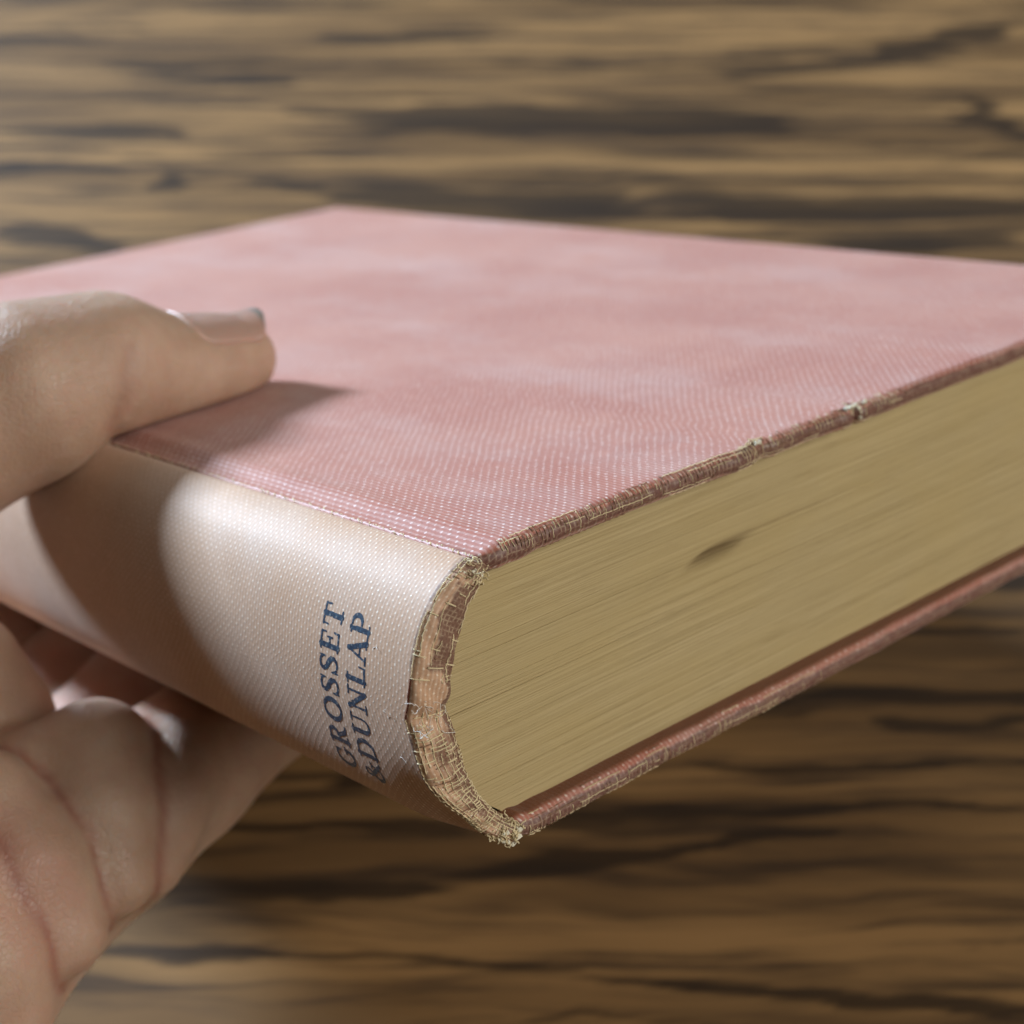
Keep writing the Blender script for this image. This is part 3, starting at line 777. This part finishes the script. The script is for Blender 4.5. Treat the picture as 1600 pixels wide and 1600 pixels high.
def hand_sdf(P, creases=None):
    creases = CREASE if creases is None else creases
    d = None
    for name, ch in CHAINS.items():
        e = None
        for (p0, r0), (p1, r1) in zip(ch[:-1], ch[1:]):
            s = seg_sdf(P, p0, p1, r0, r1)
            e = s if e is None else smin(e, s, 2.0)
        if name in ('middle', 'ring', 'little'): k = 2.2
        elif name == 'thumb_pad': k = 5.0
        elif name == 'thumb_base': k = 1.3
        else: k = 6.0
        d = e if d is None else smin(d, e, k)
    fold = None
    for ch in FOLDS:
        e = None
        for (p0, r0), (p1, r1) in zip(ch[:-1], ch[1:]):
            s = seg_sdf(P, p0, p1, r0, r1); e = s if e is None else smin(e, s, 2.5)
        fold = e if fold is None else smin(fold, e, 1.3)
    d = smin(d, fold, 2.0)
    # bend crease where the thumb's two segments meet
    cr = np.full(P.shape[:-1], 99.0)
    for c0, c1 in zip(creases[:-1], creases[1:]): cr = np.minimum(cr, seg_sdf(P, c0, c1, 0, 0))
    d = d + 1.5 * np.exp(-(cr / .75) ** 2)
    # knuckle wrinkles on the back of the thumb
    for wx in (-5.5, -3.8, -1.6, .4, 2.6, 4.4):
        d = d + .34 * np.exp(-((P[..., 0] - wx - .12 * (P[..., 1] - 70)) / .45) ** 2) * sstep(9, 13, P[..., 2])
    b = book_sdf(P)
    return -smin(-d, b, .8)                            # flesh flattens against the book
def snap(pts):
    pts = np.array(pts, float); far = [(999, 0, 0), (999, 0, 1)]
    for _ in range(6):
        d = hand_sdf(pts, far); g = np.stack([(hand_sdf(pts + e, far) - hand_sdf(pts - e, far)) / .4 for e in np.eye(3) * .2], -1)
        pts = pts - d[:, None] * g / (np.linalg.norm(g, axis=1)[:, None] ** 2 + 1e-6)
    return [tuple(q) for q in pts]
CREASE = snap(catmull(CREASE, 4))
def surface_nets(lo, hi, h):
    ax = [np.arange(lo[i], hi[i] + h, h) for i in range(3)]
    sh = tuple(len(q) for q in ax)
    cax = [np.arange(lo[i] - h, hi[i] + 5 * h, 4 * h) for i in range(3)]     # coarse pass finds where the skin is
    Pc = np.stack(np.meshgrid(*cax, indexing='ij'), -1)
    Dc = hand_sdf(Pc).astype(np.float32)
    near = [np.clip(np.round((ax[i] - cax[i][0]) / (4 * h)).astype(int), 0, len(cax[i]) - 1) for i in range(3)]
    D = Dc[np.ix_(*near)]
    msk = np.abs(D) < 7.5 * h
    ijk = np.argwhere(msk)
    vals = np.empty(len(ijk), np.float32)
    for c0 in range(0, len(ijk), 200000):
        q = ijk[c0:c0 + 200000]
        vals[c0:c0 + 200000] = hand_sdf(np.array(lo, float) + q * h)
    D[msk] = vals
    for q in (0, -1):
        D[q] = np.maximum(D[q], .5); D[:, q] = np.maximum(D[:, q], .5); D[:, :, q] = np.maximum(D[:, :, q], .5)
    corners = [(i, j, k) for i in (0, 1) for j in (0, 1) for k in (0, 1)]
    cs = np.stack([D[i:sh[0] - 1 + i, j:sh[1] - 1 + j, k:sh[2] - 1 + k] for i, j, k in corners], -1)
    act = (cs.min(-1) < 0) & (cs.max(-1) >= 0)
    ids = -np.ones(act.shape, np.int64); ids[act] = np.arange(act.sum())
    I = np.argwhere(act); c = cs[act].astype(float)
    acc = np.zeros((len(I), 3)); cnt = np.zeros(len(I)); cn = np.array(corners, float)
    for p in range(8):
        for q in range(p + 1, 8):
            if np.abs(cn[p] - cn[q]).sum() != 1: continue
            m = (c[:, p] < 0) != (c[:, q] < 0)
            t = c[m, p] / (c[m, p] - c[m, q])
            acc[m] += cn[p] + t[:, None] * (cn[q] - cn[p]); cnt[m] += 1
    Vt = np.array(lo) + h * (I + acc / cnt[:, None])
    faces = []
    for axn in range(3):
        b_, c_ = (axn + 1) % 3, (axn + 2) % 3
        sl0 = [slice(None)] * 3; sl1 = [slice(None)] * 3; sl0[axn] = slice(0, -1); sl1[axn] = slice(1, None)
        s0 = D[tuple(sl0)] < 0; s1 = D[tuple(sl1)] < 0
        E_ = np.argwhere(s0 != s1); E_ = E_[(E_[:, b_] > 0) & (E_[:, c_] > 0)]
        flip = s0[tuple(E_.T)]
        def cell(db, dc):
            q = E_.copy(); q[:, b_] -= db; q[:, c_] -= dc
            q = np.minimum(q, np.array(act.shape) - 1)
            return ids[tuple(q.T)]
        Q = np.stack([cell(0, 0), cell(1, 0), cell(1, 1), cell(0, 1)], 1)
        Q[~flip] = Q[~flip][:, ::-1]
        faces.append(Q[(Q >= 0).all(1)])
    return Vt, np.vstack(faces)

person = bpy.data.objects.new('person', None); C.objects.link(person)
person.matrix_world = BOOK; person.empty_display_size = .02
person['label'] = 'bare left hand holding the book by its spine, thumb on the cover'
person['category'] = 'person'
def build_hand():
    Vt, F = surface_nets((-125, 30, -100), (60, 146, 24), 1.0)
    for _ in range(2):                                # a light smoothing pass
        acc = np.zeros_like(Vt); cnt = np.zeros(len(Vt))
        for i in range(4):
            np.add.at(acc, F[:, i], Vt[F[:, (i + 1) % 4]]); np.add.at(cnt, F[:, i], 1)
        Vt = Vt * .6 + .4 * acc / cnt[:, None]
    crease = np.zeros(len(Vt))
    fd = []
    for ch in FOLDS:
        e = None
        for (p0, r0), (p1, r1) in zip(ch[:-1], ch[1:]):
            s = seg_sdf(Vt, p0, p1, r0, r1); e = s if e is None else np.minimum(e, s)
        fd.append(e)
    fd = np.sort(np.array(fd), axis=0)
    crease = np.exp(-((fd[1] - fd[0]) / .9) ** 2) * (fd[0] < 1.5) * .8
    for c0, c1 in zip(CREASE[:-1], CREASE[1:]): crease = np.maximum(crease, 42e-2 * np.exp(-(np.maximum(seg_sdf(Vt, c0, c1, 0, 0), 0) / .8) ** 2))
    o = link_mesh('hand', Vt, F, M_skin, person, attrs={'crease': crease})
    m = o.modifiers.new('subdivision', 'SUBSURF'); m.levels = 1; m.render_levels = 1
    return o
hand = build_hand()

def build_nail():
    # curved plate lying on the upper side of the thumb tip, turned a little towards the wrist side
    verts, uvs, faces = [], [], []
    nu, nv = 24, 18; x0, x1 = 12.6, 24.6
    t = np.linspace(0, 1, nu + 1)[:, None]; q = np.linspace(-1, 1, nv + 1)[None, :]
    halfa = .95 * (1 - .30 * np.clip((.25 - t) / .25, 0, 1) ** 2 - .42 * np.clip((t - .80) / .20, 0, 1) ** 2)
    phi = -.12 + halfa * q
    x = x0 + (x1 - x0) * t - 1.1 * q * q * np.clip((t - .7) / .3, 0, 1)
    cz = np.interp(x, [7.6, 13, 18, 21.4], [5.6, 4.5, 4.1, 3.9]); cy = 71.4
    lo_, hi_ = np.zeros_like(x), np.full_like(x, 14.0)
    for _ in range(22):
        md = (lo_ + hi_) / 2
        d = hand_sdf(np.stack([np.minimum(x, 21.0), cy + md * np.sin(phi), cz + md * np.cos(phi)], -1))
        lo_ = np.where(d < 0, md, lo_); hi_ = np.where(d < 0, hi_, md)
    rad = lo_ + .10 + .42 * sstep(.0, .45, t) * (1 - .55 * q * q)
    for layer in (0, .45):
        R_ = rad - layer
        verts += np.stack([x, cy + R_ * np.sin(phi), cz + R_ * np.cos(phi)], -1).reshape(-1, 3).tolist()
        uvs += np.stack([t + 0 * q, (q + 1) / 2 + 0 * t], -1).reshape(-1, 2).tolist()
    K = (nu + 1) * (nv + 1)
    id_ = lambda l, i, j: l * K + i * (nv + 1) + j
    for i in range(nu):
        for j in range(nv):
            faces.append((id_(0, i, j), id_(0, i + 1, j), id_(0, i + 1, j + 1), id_(0, i, j + 1)))
            faces.append((id_(1, i, j), id_(1, i, j + 1), id_(1, i + 1, j + 1), id_(1, i + 1, j)))
    for i in range(nu):
        faces.append((id_(0, i, 0), id_(1, i, 0), id_(1, i + 1, 0), id_(0, i + 1, 0)))
        faces.append((id_(0, i, nv), id_(0, i + 1, nv), id_(1, i + 1, nv), id_(1, i, nv)))
    for j in range(nv):
        faces.append((id_(0, 0, j), id_(0, 0, j + 1), id_(1, 0, j + 1), id_(1, 0, j)))
        faces.append((id_(0, nu, j), id_(1, nu, j), id_(1, nu, j + 1), id_(0, nu, j + 1)))
    o = link_mesh('thumbnail', verts, faces, M_nail, hand, uv=uvs)
    o['label'] = 'pink thumbnail with greyish free edge'
build_nail()
